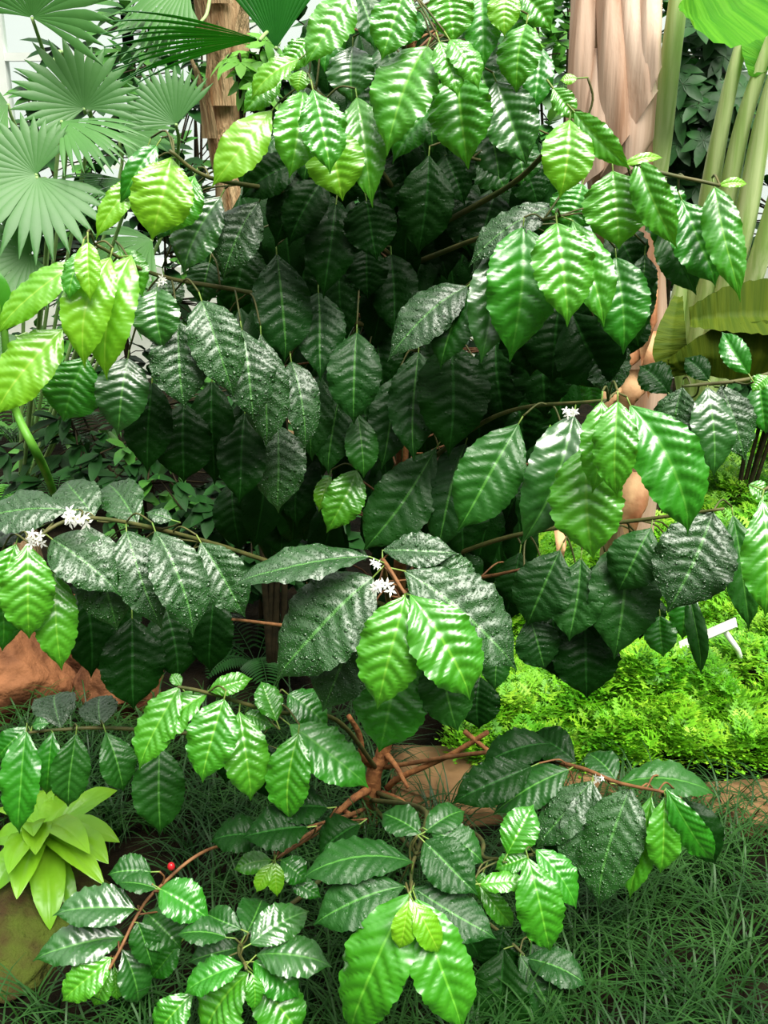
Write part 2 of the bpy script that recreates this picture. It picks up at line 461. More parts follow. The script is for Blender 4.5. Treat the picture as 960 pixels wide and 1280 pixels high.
# --- crown top
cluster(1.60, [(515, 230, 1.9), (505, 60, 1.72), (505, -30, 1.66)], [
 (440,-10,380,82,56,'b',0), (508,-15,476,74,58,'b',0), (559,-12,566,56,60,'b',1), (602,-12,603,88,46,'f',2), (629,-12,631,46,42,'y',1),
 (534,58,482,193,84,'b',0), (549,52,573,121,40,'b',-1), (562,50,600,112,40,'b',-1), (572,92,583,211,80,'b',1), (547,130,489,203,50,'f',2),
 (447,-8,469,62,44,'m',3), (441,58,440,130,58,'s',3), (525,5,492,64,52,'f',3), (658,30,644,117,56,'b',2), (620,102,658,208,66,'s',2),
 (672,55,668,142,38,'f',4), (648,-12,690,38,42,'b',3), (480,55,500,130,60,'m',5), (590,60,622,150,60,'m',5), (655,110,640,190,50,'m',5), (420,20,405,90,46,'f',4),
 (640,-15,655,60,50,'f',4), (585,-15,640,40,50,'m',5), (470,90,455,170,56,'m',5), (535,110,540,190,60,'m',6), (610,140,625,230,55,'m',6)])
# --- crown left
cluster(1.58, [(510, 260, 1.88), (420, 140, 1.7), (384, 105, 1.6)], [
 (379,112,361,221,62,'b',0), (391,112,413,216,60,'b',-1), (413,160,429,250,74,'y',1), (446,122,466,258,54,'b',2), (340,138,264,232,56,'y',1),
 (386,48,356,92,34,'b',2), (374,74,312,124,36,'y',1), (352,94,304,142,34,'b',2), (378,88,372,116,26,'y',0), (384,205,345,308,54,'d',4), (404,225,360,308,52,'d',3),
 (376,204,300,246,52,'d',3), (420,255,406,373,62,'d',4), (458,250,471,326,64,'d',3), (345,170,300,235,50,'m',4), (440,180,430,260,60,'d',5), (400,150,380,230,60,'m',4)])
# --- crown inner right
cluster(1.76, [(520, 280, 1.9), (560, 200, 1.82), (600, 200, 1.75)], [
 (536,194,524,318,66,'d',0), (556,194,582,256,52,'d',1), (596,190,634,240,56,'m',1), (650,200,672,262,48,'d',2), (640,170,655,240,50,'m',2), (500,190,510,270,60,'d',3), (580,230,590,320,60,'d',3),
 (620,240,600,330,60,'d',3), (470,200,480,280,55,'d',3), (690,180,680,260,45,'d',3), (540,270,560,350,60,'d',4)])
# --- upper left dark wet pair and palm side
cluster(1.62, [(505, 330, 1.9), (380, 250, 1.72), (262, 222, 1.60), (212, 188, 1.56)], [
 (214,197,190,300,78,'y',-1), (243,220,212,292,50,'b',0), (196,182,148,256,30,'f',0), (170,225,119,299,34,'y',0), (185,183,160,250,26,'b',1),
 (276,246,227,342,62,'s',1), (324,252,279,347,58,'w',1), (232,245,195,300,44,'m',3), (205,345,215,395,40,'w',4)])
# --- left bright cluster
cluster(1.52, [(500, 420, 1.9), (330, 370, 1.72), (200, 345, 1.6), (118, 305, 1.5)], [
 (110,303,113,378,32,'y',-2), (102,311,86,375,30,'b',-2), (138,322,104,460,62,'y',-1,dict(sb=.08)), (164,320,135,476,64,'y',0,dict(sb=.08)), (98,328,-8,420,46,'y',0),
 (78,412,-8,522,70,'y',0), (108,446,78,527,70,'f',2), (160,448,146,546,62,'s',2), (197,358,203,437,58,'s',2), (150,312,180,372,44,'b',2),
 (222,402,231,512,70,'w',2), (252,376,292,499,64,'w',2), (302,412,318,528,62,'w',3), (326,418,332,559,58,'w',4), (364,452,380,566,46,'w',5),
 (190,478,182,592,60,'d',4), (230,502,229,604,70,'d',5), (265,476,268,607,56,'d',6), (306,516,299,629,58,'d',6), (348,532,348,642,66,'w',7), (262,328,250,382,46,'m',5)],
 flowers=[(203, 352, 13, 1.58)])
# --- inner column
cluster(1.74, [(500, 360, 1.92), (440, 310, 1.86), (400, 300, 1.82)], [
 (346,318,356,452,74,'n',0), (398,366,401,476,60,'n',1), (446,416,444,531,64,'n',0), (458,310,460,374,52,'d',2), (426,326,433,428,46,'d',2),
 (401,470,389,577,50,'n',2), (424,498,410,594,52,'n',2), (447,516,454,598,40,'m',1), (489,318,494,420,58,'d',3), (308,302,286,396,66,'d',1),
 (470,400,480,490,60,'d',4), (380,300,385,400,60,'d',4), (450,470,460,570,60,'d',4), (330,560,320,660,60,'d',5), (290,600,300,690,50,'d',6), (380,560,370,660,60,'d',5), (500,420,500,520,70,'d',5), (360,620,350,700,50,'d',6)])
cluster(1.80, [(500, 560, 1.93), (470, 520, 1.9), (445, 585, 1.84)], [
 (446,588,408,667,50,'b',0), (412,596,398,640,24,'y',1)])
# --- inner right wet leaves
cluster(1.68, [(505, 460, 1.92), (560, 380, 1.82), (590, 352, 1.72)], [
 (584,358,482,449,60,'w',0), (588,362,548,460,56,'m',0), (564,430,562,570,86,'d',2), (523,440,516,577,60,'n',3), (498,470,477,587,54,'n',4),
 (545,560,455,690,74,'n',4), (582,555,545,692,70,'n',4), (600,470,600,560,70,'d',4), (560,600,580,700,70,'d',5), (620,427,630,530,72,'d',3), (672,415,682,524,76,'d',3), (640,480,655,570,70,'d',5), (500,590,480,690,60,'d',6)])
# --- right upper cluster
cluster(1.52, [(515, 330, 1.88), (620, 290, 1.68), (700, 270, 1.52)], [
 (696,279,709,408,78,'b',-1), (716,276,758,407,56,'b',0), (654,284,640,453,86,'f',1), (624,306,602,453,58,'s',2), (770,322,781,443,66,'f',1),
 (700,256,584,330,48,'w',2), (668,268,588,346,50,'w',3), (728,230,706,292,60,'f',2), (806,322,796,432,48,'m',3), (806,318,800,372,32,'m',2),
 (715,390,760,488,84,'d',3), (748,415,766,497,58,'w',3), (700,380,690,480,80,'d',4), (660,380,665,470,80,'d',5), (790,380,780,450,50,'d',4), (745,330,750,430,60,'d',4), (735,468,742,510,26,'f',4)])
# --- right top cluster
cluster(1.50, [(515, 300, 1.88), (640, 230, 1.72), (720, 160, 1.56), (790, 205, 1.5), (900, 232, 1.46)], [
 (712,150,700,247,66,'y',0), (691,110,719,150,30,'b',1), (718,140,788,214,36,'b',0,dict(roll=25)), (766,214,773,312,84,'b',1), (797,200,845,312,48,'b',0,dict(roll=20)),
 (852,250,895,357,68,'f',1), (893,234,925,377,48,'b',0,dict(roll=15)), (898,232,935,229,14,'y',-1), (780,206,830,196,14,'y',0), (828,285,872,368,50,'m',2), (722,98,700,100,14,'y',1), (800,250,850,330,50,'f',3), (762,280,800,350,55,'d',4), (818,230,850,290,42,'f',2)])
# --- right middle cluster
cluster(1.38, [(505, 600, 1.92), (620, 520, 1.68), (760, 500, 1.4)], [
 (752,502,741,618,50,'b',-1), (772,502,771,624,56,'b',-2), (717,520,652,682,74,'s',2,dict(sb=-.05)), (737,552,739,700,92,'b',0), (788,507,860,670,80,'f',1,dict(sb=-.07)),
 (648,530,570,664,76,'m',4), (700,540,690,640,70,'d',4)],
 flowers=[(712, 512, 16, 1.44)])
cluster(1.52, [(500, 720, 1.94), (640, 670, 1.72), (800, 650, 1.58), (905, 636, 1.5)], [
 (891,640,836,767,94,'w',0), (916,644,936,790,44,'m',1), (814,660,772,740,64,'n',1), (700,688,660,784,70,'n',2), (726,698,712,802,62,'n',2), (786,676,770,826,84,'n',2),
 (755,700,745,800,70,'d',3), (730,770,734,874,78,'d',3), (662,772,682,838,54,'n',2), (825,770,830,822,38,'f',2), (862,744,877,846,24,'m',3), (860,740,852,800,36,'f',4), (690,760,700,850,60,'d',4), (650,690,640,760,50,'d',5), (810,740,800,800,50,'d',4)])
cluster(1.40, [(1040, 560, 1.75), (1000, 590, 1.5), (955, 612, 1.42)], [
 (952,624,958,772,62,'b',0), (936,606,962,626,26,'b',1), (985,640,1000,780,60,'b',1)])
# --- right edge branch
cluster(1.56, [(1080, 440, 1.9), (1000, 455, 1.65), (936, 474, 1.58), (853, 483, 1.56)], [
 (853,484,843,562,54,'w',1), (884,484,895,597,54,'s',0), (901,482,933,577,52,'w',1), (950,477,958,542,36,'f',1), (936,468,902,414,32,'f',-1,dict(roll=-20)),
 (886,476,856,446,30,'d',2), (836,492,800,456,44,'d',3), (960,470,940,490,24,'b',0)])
# --- left big wet branch
cluster(1.46, [(490, 760, 1.94), (330, 700, 1.72), (200, 662, 1.55), (98, 648, 1.46), (36, 678, 1.42)], [
 (88,638,-28,648,62,'w',1,dict(n='up')), (118,646,80,600,54,'w',2,dict(n='up')), (172,655,134,602,52,'w',2,dict(n='up')), (65,674,152,743,66,'w',0,dict(n='up')), (107,656,148,790,72,'w',1),
 (158,664,203,789,60,'w',1), (194,664,241,797,66,'w',0), (251,678,306,773,58,'w',2), (34,680,36,800,66,'b',-1), (68,716,76,840,54,'b',0),
 (20,680,-6,768,46,'b',0), (-2,712,4,815,46,'f',1), (165,772,168,888,76,'d',3), (208,762,224,852,66,'d',4), (104,736,116,848,64,'d',4), (268,742,262,842,56,'d',4),
 (215,650,182,640,22,'w',2), (46,660,-12,682,40,'w',2,dict(n='up')), (240,700,250,800,56,'d',5), (150,720,140,820,60,'d',5), (130,760,140,850,60,'d',6)],
 flowers=[(98, 646, 26, 1.43), (44, 675, 20, 1.40)])
# --- centre cluster
cluster(1.36, [(492, 820, 1.95), (484, 735, 1.55), (478, 700, 1.42), (506, 742, 1.34)], [
 (462,696,287,728,60,'w',1,dict(n='up')), (466,722,343,853,104,'w',1), (467,746,402,892,80,'w',2), (506,746,469,888,84,'b',-1), (513,744,588,876,88,'b',-1),
 (478,688,572,690,44,'w',2,dict(n='up')), (506,714,650,835,96,'w',1), (505,800,472,942,90,'f',3), (548,812,574,916,66,'m',2), (622,808,618,864,36,'m',2),
 (600,846,598,912,56,'d',4), (530,700,590,750,70,'w',2), (505,742,498,800,26,'y',0), (505,742,540,790,70,'m',2), (575,830,560,900,60,'d',5), (450,800,430,870,60,'m',4)],
 flowers=[(478, 732, 22, 1.33), (470, 705, 14, 1.36)], brown=True)
# --- lower left bright cluster
cluster(1.46, [(470, 960, 1.94), (420, 900, 1.68), (345, 890, 1.52), (260, 866, 1.46), (222, 858, 1.44)], [
 (224,859,171,963,52,'b',0), (258,868,188,934,50,'b',0), (280,874,253,980,64,'b',-1), (260,864,316,848,28,'b',0), (299,890,313,1003,58,'b',0),
 (373,916,361,1028,58,'b',-1), (362,906,462,985,62,'f',0), (346,902,326,851,36,'b',0), (306,892,344,908,28,'b',1), (360,868,412,912,50,'f',2),
 (226,858,214,842,16,'b',1), (199,932,199,1044,62,'m',3), (300,910,280,980,50,'d',3), (330,930,345,1000,50,'d',3)])
# --- left low branch
cluster(1.56, [(462, 985, 1.94), (320, 930, 1.74), (155, 911, 1.62), (76, 912, 1.58), (34, 916, 1.55)], [
 (33,914,24,1045,48,'f',-1), (66,915,57,995,36,'f',0), (95,917,84,1011,46,'m',0), (132,915,156,990,44,'m',0), (76,910,70,866,52,'w',1,dict(n='up')),
 (126,906,125,868,46,'w',1,dict(n='up')), (36,908,-4,952,34,'f',0), (40,908,62,904,16,'f',0)])
# --- bottom left branch
cluster(1.36, [(456, 1012, 1.92), (330, 1050, 1.62), (258, 1063, 1.46), (197, 1111, 1.40), (172, 1143, 1.37), (151, 1185, 1.33), (136, 1212, 1.31)], [
 (189,1090,134,1092,40,'m',1,dict(n='up')), (195,1111,145,1104,32,'m',0,dict(n='up')), (169,1136,64,1143,54,'s',0,dict(n='up')), (155,1171,39,1201,54,'s',0,dict(n='up')), (139,1197,76,1253,44,'b',-1),
 (200,1111,265,1149,50,'f',0,dict(n='up')), (182,1141,226,1187,54,'m',1,dict(n='up')), (172,1153,191,1212,36,'m',0), (153,1187,172,1257,42,'s',0), (139,1208,117,1259,28,'b',0), (143,1208,146,1252,20,'b',0), (226,1178,188,1224,32,'f',2), (175,1200,170,1290,50,'d',2)], brown=True, thick=.0024)
# --- bottom cluster left of centre
cluster(1.30, [(458, 1010, 1.93), (400, 1100, 1.60), (306, 1172, 1.36), (308, 1212, 1.28)], [
 (283,1172,220,1167,40,'m',0,dict(n='up')), (307,1205,229,1242,44,'f',0), (302,1162,256,1142,36,'m',1,dict(n='up')), (306,1170,328,1121,48,'m',1,dict(n='up')), (313,1180,388,1137,46,'s',0,dict(n='up')),
 (320,1194,415,1207,54,'s',0,dict(n='up')), (317,1202,375,1247,50,'f',0), (318,1216,376,1296,64,'b',0), (311,1216,252,1298,78,'b',0), (243,1240,196,1296,46,'b',0), (315,1217,318,1264,24,'b',-1), (300,1184,234,1202,36,'m',2,dict(n='up')), (330,1230,390,1290,60,'d',3)])
cluster(1.46, [(458, 1010, 1.93), (390, 1040, 1.64), (343, 1076, 1.47)], [
 (344,1078,346,1122,22,'y',-1), (341,1078,320,1116,20,'y',-1), (339,1075,291,1087,28,'b',0), (351,1075,384,1102,34,'f',0), (362,1098,402,1122,24,'f',0),
 (410,1010,335,1018,54,'d',-1,dict(n='up')), (385,1034,300,1046,60,'d',-2,dict(n='up')), (330,1046,262,1052,50,'d',-1,dict(n='up')), (450,1030,398,1068,54,'d',-1,dict(n='up'))], brown=True)
# --- bottom centre cluster
cluster(1.28, [(464, 1000, 1.93), (526, 1010, 1.55), (529, 1040, 1.42), (516, 1080, 1.34), (513, 1116, 1.28)], [
 (516,1078,374,1095,62,'n',1,dict(n='up')), (506,1108,391,1156,64,'n',0,dict(n='up')), (530,1052,598,1119,58,'n',1,dict(n='up')), (516,1110,621,1174,60,'n',0,dict(n='up')), (538,1040,606,1078,46,'m',2,dict(n='up')),
 (531,1040,582,1013,36,'m',2,dict(n='up')), (527,1044,476,1016,42,'m',2,dict(n='up')), (513,1117,438,1298,88,'c',-1), (520,1124,580,1294,78,'c',-1), (511,1125,499,1188,32,'y',-2), (516,1126,549,1193,38,'y',-2), (490,1120,440,1200,60,'d',3), (550,1130,600,1200,60,'d',3)])
# --- small bright cluster right of centre
cluster(1.36, [(470, 990, 1.94), (590, 1040, 1.55), (606, 1072, 1.42), (668, 1068, 1.36)], [
 (634,1068,668,1005,48,'b',0), (660,1071,618,1087,30,'b',0), (660,1073,690,1192,60,'c',-1), (670,1062,723,1136,42,'f',0), (600,1105,663,1103,28,'b',-1,dict(n='up')), (600,1108,642,1161,28,'b',0), (604,1090,602,1130,20,'b',1)])
cluster(1.42, [(464, 1005, 1.93), (560, 1110, 1.62), (630, 1170, 1.46), (655, 1194, 1.42)], [
 (656,1198,736,1231,46,'n',0,dict(n='up')), (650,1194,706,1294,50,'n',0), (630,1186,624,1296,70,'d',0), (630,1160,612,1225,50,'d',1), (664,1180,690,1240,50,'d',1)])
# --- low right branch
cluster(1.46, [(474, 960, 1.95), (620, 940, 1.75), (718, 958, 1.54), (772, 978, 1.47), (830, 990, 1.42)], [
 (787,986,747,1138,76,'w',0), (741,978,718,1112,60,'w',1), (740,976,669,1061,52,'w',1), (711,962,614,1016,52,'m',2,dict(n='up')), (665,958,564,1004,54,'d',2,dict(n='up')),
 (772,980,897,991,50,'m',1,dict(n='up')), (770,976,733,940,40,'m',2,dict(n='up')), (814,996,786,1126,42,'b',0), (831,996,827,1094,44,'b',-1), (832,985,892,1078,40,'f',-1,dict(roll=30)),
 (843,996,849,1061,30,'b',0), (852,1000,896,1082,50,'d',2), (720,954,660,918,46,'d',3,dict(n='up')), (700,950,640,990,60,'d',4,dict(n='up')), (720,1010,700,1080,60,'d',3), (690,930,600,960,50,'d',4,dict(n='up'))],
 flowers=[(750, 972, 12, 1.44)], brown=True)

cluster(1.50, [(478, 820, 1.94), (400, 790, 1.72), (345, 781, 1.58), (290, 774, 1.50)], [(420, 800, 400, 870, 44, 'd', 4)], brown=True)
cluster(1.62, [(500, 740, 1.94), (560, 728, 1.75), (612, 720, 1.66), (650, 712, 1.62)], [(640, 716, 630, 780, 40, 'd', 3)], brown=True)
# ------------------------------------------------------------------ coffee shrub
rng = random.Random(11)
base = ground(460, 1024)
TR = [base + Vector((0, 0, -0.02)), U(468, 965, 1.945), U(482, 928, 1.95), U(498, 760, 1.95), U(503, 560, 1.92), U(512, 360, 1.9), U(518, 180, 1.86), U(512, 40, 1.78), U(506, -30, 1.7)]
shrub = thing('coffee_shrub', 'tall coffee shrub with layered glossy ribbed leaves filling the middle of the bed', 'shrub', base)
tp = smooth_path(TR, 8)
mb = MB()
rad = [0.021 - 0.016 * (i / (len(tp) - 1)) ** 0.8 for i in range(len(tp))]
rad[0] = 0.028; rad[1] = 0.026
mb.tube(tp, rad, 12, uv='wrap', wob=0.10)
# side stubs and low shoots at the foot of the trunk
def fan_tube(pts, r0, r1):
    q = smooth_path(pts, 5)
    mb.tube(q, [r0 + (r1 - r0) * i / (len(q) - 1) for i in range(len(q))], 8, wob=0.08)
fan_tube([U(463, 985, 1.94), U(440, 1000, 1.88), U(420, 1018, 1.86)], 0.010, 0.006)
fan_tube([U(424, 1010, 1.88), U(446, 1022, 1.86)], 0.006, 0.004)
fan_tube([U(463, 955, 1.94), U(453, 945, 1.9), U(449, 918, 1.88), U(436, 895, 1.85)], 0.009, 0.005)
fan_tube([U(480, 940, 1.95), U(495, 958, 1.9), U(510, 985, 1.86)], 0.008, 0.004)
fan_tube([U(484, 985, 1.94), U(500, 972, 1.9), U(560, 945, 1.86), U(610, 915, 1.84)], 0.008, 0.005)
fan_tube([U(478, 992, 1.94), U(500, 1000, 1.88), U(516, 1014, 1.84)], 0.008, 0.004)
fan_tube([U(580, 914, 1.86), U(600, 930, 1.84), U(625, 950, 1.82)], 0.006, 0.004)
mb.build('trunk', M['bark'], shrub, base)

def leaf_geo(cl, lf):
    bx, by, tx, ty, w, kind, lay = lf[:7]
    opt = lf[7] if len(lf) > 7 else {}
    Yb = cl['Y'] + 0.036 * lay
    lp = math.hypot(tx - bx, ty - by)
    k = (ty - by) / lp
    sc = mpp(by, Yb)
    if opt.get('n') == 'up':
        dY = -0.55 * k * lp * sc if k > 0 else -1.5 * k * lp * sc
    else:
        dY = (-0.28 if k > 0 else -0.7) * k * lp * sc
    dY += rng.uniform(-0.10, 0.08) * lp * sc
    Yt = Yb + dY
    B = U(bx, by, Yb); T = U(tx, ty, Yt)
    mid = (B + T) / 2
    c = (CAM - mid).normalized()
    n = c * 0.75 + UPW * (0.9 if opt.get('n') == 'up' else 0.45)
    return B, T, w * sc * (1.0 if lf[5] in 'ybc' else 1.06), n, opt

def area(lf):
    a = math.hypot(lf[2] - lf[0], lf[3] - lf[1]) * lf[4]
    return a * (0.55 if lf[6] >= 3 else 1.0) * (0.6 if lf[5] == 'd' else 1.0)

alll = [(ci, li) for ci, c in enumerate(CL) for li, _ in enumerate(c['leaves'])]
young = [p for p in alll if CL[p[0]]['leaves'][p[1]][5] in 'ybc']
old = [p for p in alll if CL[p[0]]['leaves'][p[1]][5] not in 'ybc']
young.sort(key=lambda p: -area(CL[p[0]]['leaves'][p[1]])); old.sort(key=lambda p: -area(CL[p[0]]['leaves'][p[1]]))
OWN = set(young[:100]) | set(old[:100])

def flower(mb, px, py, size, Y):
    c = U(px, py, Y); s = size * mpp(py, Y)
    for k in range(max(3, int(size / 3))):
        o = c + Vector((rng.uniform(-.5, .5), rng.uniform(-.2, .1), rng.uniform(-.4, .4))) * s
        ax = Vector((rng.uniform(-.6, .6), rng.uniform(-1, -.3), rng.uniform(-.1, .8))).normalized()
        s1 = ax.cross(UPW).normalized(); s2 = ax.cross(s1)
        mb.tube([o - ax * s * 0.25, o], [s * .03, s * .05], 5, mat=1)
        for q in range(5):
            a = 2 * math.pi * q / 5 + k
            d = s1 * math.cos(a) + s2 * math.sin(a); e = ax.cross(d)
            p0 = o; p1 = o + d * s * .22 + ax * s * .04; p2 = o + d * s * .42 - ax * s * .03
            mb.poly([p0 + e * s * .03, p1 + e * s * .08, p2, p1 - e * s * .08, p0 - e * s * .03], None, 0)

rest = MB()
for ci, cl in enumerate(CL):
    pts = [U(*q) for q in cl['path']]
    path = smooth_path(pts, 8)
    mb = MB()
    nP = len(path)
    r0 = 0.0052 * cl['thick'] / .004; r1 = 0.0024
    mb.tube(path, [r0 + (r1 - r0) * i / (nP - 1) for i in range(nP)], 8, uv='wrap', wob=0.06)
    for i in range(3, nP - 1, 3):           # nodes where leaf pairs sit
        pass
    geos = []
    for li, lf in enumerate(cl['leaves']):
        B, T, w, n, opt = leaf_geo(cl, lf)
        near = min(path, key=lambda p: (p - B).length)
        d = (B - near).length
        geos.append((B, T, w, n, opt))
        rr = 0.0014
        if d > 0.002:
            a = (T - B).normalized()
            e = B - a * min(0.014, d * .5)
            mid = (near + e) / 2 - a * d * 0.15 + UPW * d * 0.05
            if d > 0.03: mb.tube(smooth_path([near, mid, e], 4), 0.0016, 6, mat=0)
            else: e = near
            mb.tube([e, e.lerp(B, .5), B, B + a * 0.012], 0.0012, 6, mat=1)
    br = mb.build('branch', [M['twig_brown'] if cl['brown'] else M['twig_dark'], M['twig']], shrub, path[0])
    for li, lf in enumerate(cl['leaves']):
        B, T, w, n, opt = geos[li]
        kind = lf[5]
        args = dict(bow=rng.uniform(0.05, 0.15), fold=rng.uniform(0.10, 0.30) * rng.choice((1, 1, 1, -0.6)), quilt=1.05 if kind == 'y' else 1.45 if kind in 'bc' else 1.3 if kind == 'f' else 1.05,
                    roll=opt.get('roll', 0) + rng.uniform(-14, 14), side_bow=opt.get('sb', rng.uniform(-0.03, 0.03)))
        if (ci, li) in OWN:
            m2 = MB(); add_leaf(m2, B, T, w, n, 0, rng, **args)
            ob = m2.build('young_leaf' if kind in 'ybc' else 'leaf', LM[kind], br, B)
            if kind == 'y': ob['label'] = 'bright yellow-green young leaf'
        else:
            add_leaf(rest, B, T, w, n, LKEYS.index(kind), rng, res=(60, 13), **args)
    for fx in cl['flowers']:
        m2 = MB(); flower(m2, *fx)
        m2.build('flower_cluster', [M['petal'], M['bud']], br, U(fx[0], fx[1], fx[3]))
    cl['obj'] = br

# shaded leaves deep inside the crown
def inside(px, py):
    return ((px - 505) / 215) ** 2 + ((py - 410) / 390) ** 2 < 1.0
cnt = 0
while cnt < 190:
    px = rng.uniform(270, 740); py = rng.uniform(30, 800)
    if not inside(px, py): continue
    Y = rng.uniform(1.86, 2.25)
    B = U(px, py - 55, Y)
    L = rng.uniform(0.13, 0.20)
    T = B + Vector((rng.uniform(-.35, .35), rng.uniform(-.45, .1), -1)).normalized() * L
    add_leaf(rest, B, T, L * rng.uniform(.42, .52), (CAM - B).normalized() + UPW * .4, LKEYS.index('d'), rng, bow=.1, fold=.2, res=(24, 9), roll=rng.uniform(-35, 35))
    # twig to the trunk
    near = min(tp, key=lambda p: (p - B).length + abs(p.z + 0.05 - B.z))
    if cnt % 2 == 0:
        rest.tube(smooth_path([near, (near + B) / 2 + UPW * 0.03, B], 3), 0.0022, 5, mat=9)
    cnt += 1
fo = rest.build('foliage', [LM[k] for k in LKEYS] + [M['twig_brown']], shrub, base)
fo['kind'] = 'stuff'

# red cherry on the lower left twig
brc = [c for c in CL if c['path'][-1][:2] == (136, 1212)][0]['obj']
c0 = U(214, 1083, 1.405)
mb = MB(); nr = 10
P = []; uvs = []
for i in range(nr):
    th = math.pi * i / (nr - 1)
    for j in range(17):
        a = 2 * math.pi * j / 16
        P.append(tuple(c0 + Vector((0.0065 * math.sin(th) * math.cos(a), 0.0065 * math.sin(th) * math.sin(a), 0.0075 * math.cos(th))))); uvs.append((i / nr, j / 16))
mb.grid(P, uvs, nr, 17)
mb.build('coffee_cherry', M['cherry'], brc, c0)['label'] = 'small red ripe cherry'

# ------------------------------------------------------------------ fan palms
def frond(mb, c, d, n, R, spread, nseg, droop=0.25, split=0.55, pleat=0.02, rs=None, wfac=1.0):
    rs = rs or rng
    d = Vector(d).normalized(); n = Vector(n); n = (n - d * n.dot(d)).normalized(); s = d.cross(n)
    da = spread / nseg
    T = [0.02, .15, .3, split * .8, split] + [split + (1 - split) * k for k in (.25, .5, .75, 1.0)]
    for i in range(nseg):
        a = -spread / 2 + da * (i + .5)
        Ri = R * (0.72 + 0.28 * math.cos(a * 0.8)) * rs.uniform(.92, 1.05)
        dr = droop * rs.uniform(.7, 1.35)
        u = d * math.cos(a) + s * math.sin(a)
        e = -d * math.sin(a) + s * math.cos(a)
        rows = []; uvs = []
        for t in T:
            hw = t * Ri * math.tan(da / 2) * 1.02 if t <= split else split * Ri * math.tan(da / 2) * (1 - ((t - split) / (1 - split)) ** 1.4) * 1.0 * wfac
            hw = max(hw, 0.0006)
            p = c + u * (t * Ri) + n * (0.10 * R * math.sin(min(1, t) * math.pi * .5)) - UPW * (dr * Ri * t ** 2.4)
            rows += [tuple(p - e * hw - n * pleat * min(t, split) * R * .4), tuple(p + n * pleat * min(t, split) * R * .5), tuple(p + e * hw - n * pleat * min(t, split) * R * .4)]
            uvs += [(t, 0), (t, .5), (t, 1)]
        mb.grid(rows, uvs, len(T), 3)

def make_frond(parent, px, py, Y, ang, Rpx, spread, nseg, mat, toward=0.0, petiole=None, droop=0.25, face=1.0, up=0.5, split=0.66, org=None, pr=0.004):
    c = U(px, py, Y); R = Rpx * mpp(py, Y)
    a = math.radians(ang)
    d = RGT * math.cos(a) + UPC * math.sin(a) - FWD * toward
    n = (CAM - c).normalized() * face + UPW * up
    mb = MB(); frond(mb, c, d, n, R, math.radians(spread), nseg, droop, split)
    fr = mb.build('frond', mat, parent, c)
    if petiole:
        mb = MB()
        pts = [c] + [U(*q) for q in petiole] + ([org] if org is not None else [])
        q = smooth_path(pts, 6)
        mb.tube(q, [pr * (1 + 0.5 * i / len(q)) for i in range(len(q))], 7)
        mb.build('petiole', M['petiole'], fr, c)
    return fr

o1 = ground(95, 600)
o1 = Vector((-1.15, 3.05, 0))
fp = thing('fan_palm', 'bluish green fan palm with drooping split fronds at the upper left', 'palm', o1)
fm = M['fan']
top1 = o1 + Vector((0, 0, .35))
make_frond(fp, 40, 22, 2.55, 70, 130, 200, 20, fm, .3, [(60, 80, 2.65), (78, 125, 2.8)], .15, .6, .8, org=top1)
make_frond(fp, 105, 136, 2.6, 110, 98, 235, 22, fm, .15, [(106, 200, 2.75)], .12, .9, .4, org=top1)
make_frond(fp, 45, 218, 2.4, 150, 95, 210, 20, M['fan'], .1, [(60, 280, 2.6)], .1, .9, .3, org=top1)
make_frond(fp, 46, 222, 2.38, 285, 105, 150, 13, fm, .2, [(60, 285, 2.6)], .15, .9, .5, org=top1)
make_frond(fp, 77, 152, 2.5, 330, 105, 95, 14, fm, .3, [(80, 220, 2.7)], .2, .6, .9, org=top1)
make_frond(fp, 220, 155, 2.7, 120, 78, 150, 18, fm, .1, [(222, 190, 2.8), (200, 300, 2.95)], .05, .9, .3, org=top1)
make_frond(fp, 38, 318, 2.35, 190, 80, 260, 22, fm, .2, [(50, 380, 2.6)], .15, .9, .4, org=top1)
make_frond(fp, 160, 226, 2.5, 200, 115, 80, 12, fm, .2, [(150, 280, 2.7)], .15, .5, .9, split=.35, org=top1)
make_frond(fp, 10, 130, 2.7, 200, 100, 160, 20, fm, .2, [(30, 240, 2.8)], .2, .6, .8, org=top1)
make_frond(fp, 150, 170, 2.9, 20, 90, 160, 18, fm, .1, [(140, 260, 2.95)], .2, .6, .8, org=top1)
make_frond(fp, 130, 330, 2.7, 300, 90, 160, 18, fm, .3, [(125, 360, 2.8)], .25, .6, .8, org=top1)
make_frond(fp, 190, 300, 2.8, 210, 90, 140, 16, fm, .3, [(160, 360, 2.9)], .25, .6, .8, org=top1)
make_frond(fp, 20, 420, 2.7, 250, 80, 170, 18, fm, .3, [(40, 440, 2.8)], .25, .6, .8, org=top1)
mb = MB(); q = smooth_path([o1 + Vector((0, 0, -.02)), o1 + Vector((.01, 0, .2)), top1], 4)
mb.tube(q, [.05, .048, .045, .045, .045, .045, .042, .04, .03][:len(q)], 10, wob=.15); mb.build('trunk', M['palm_trunk'], fp, o1)

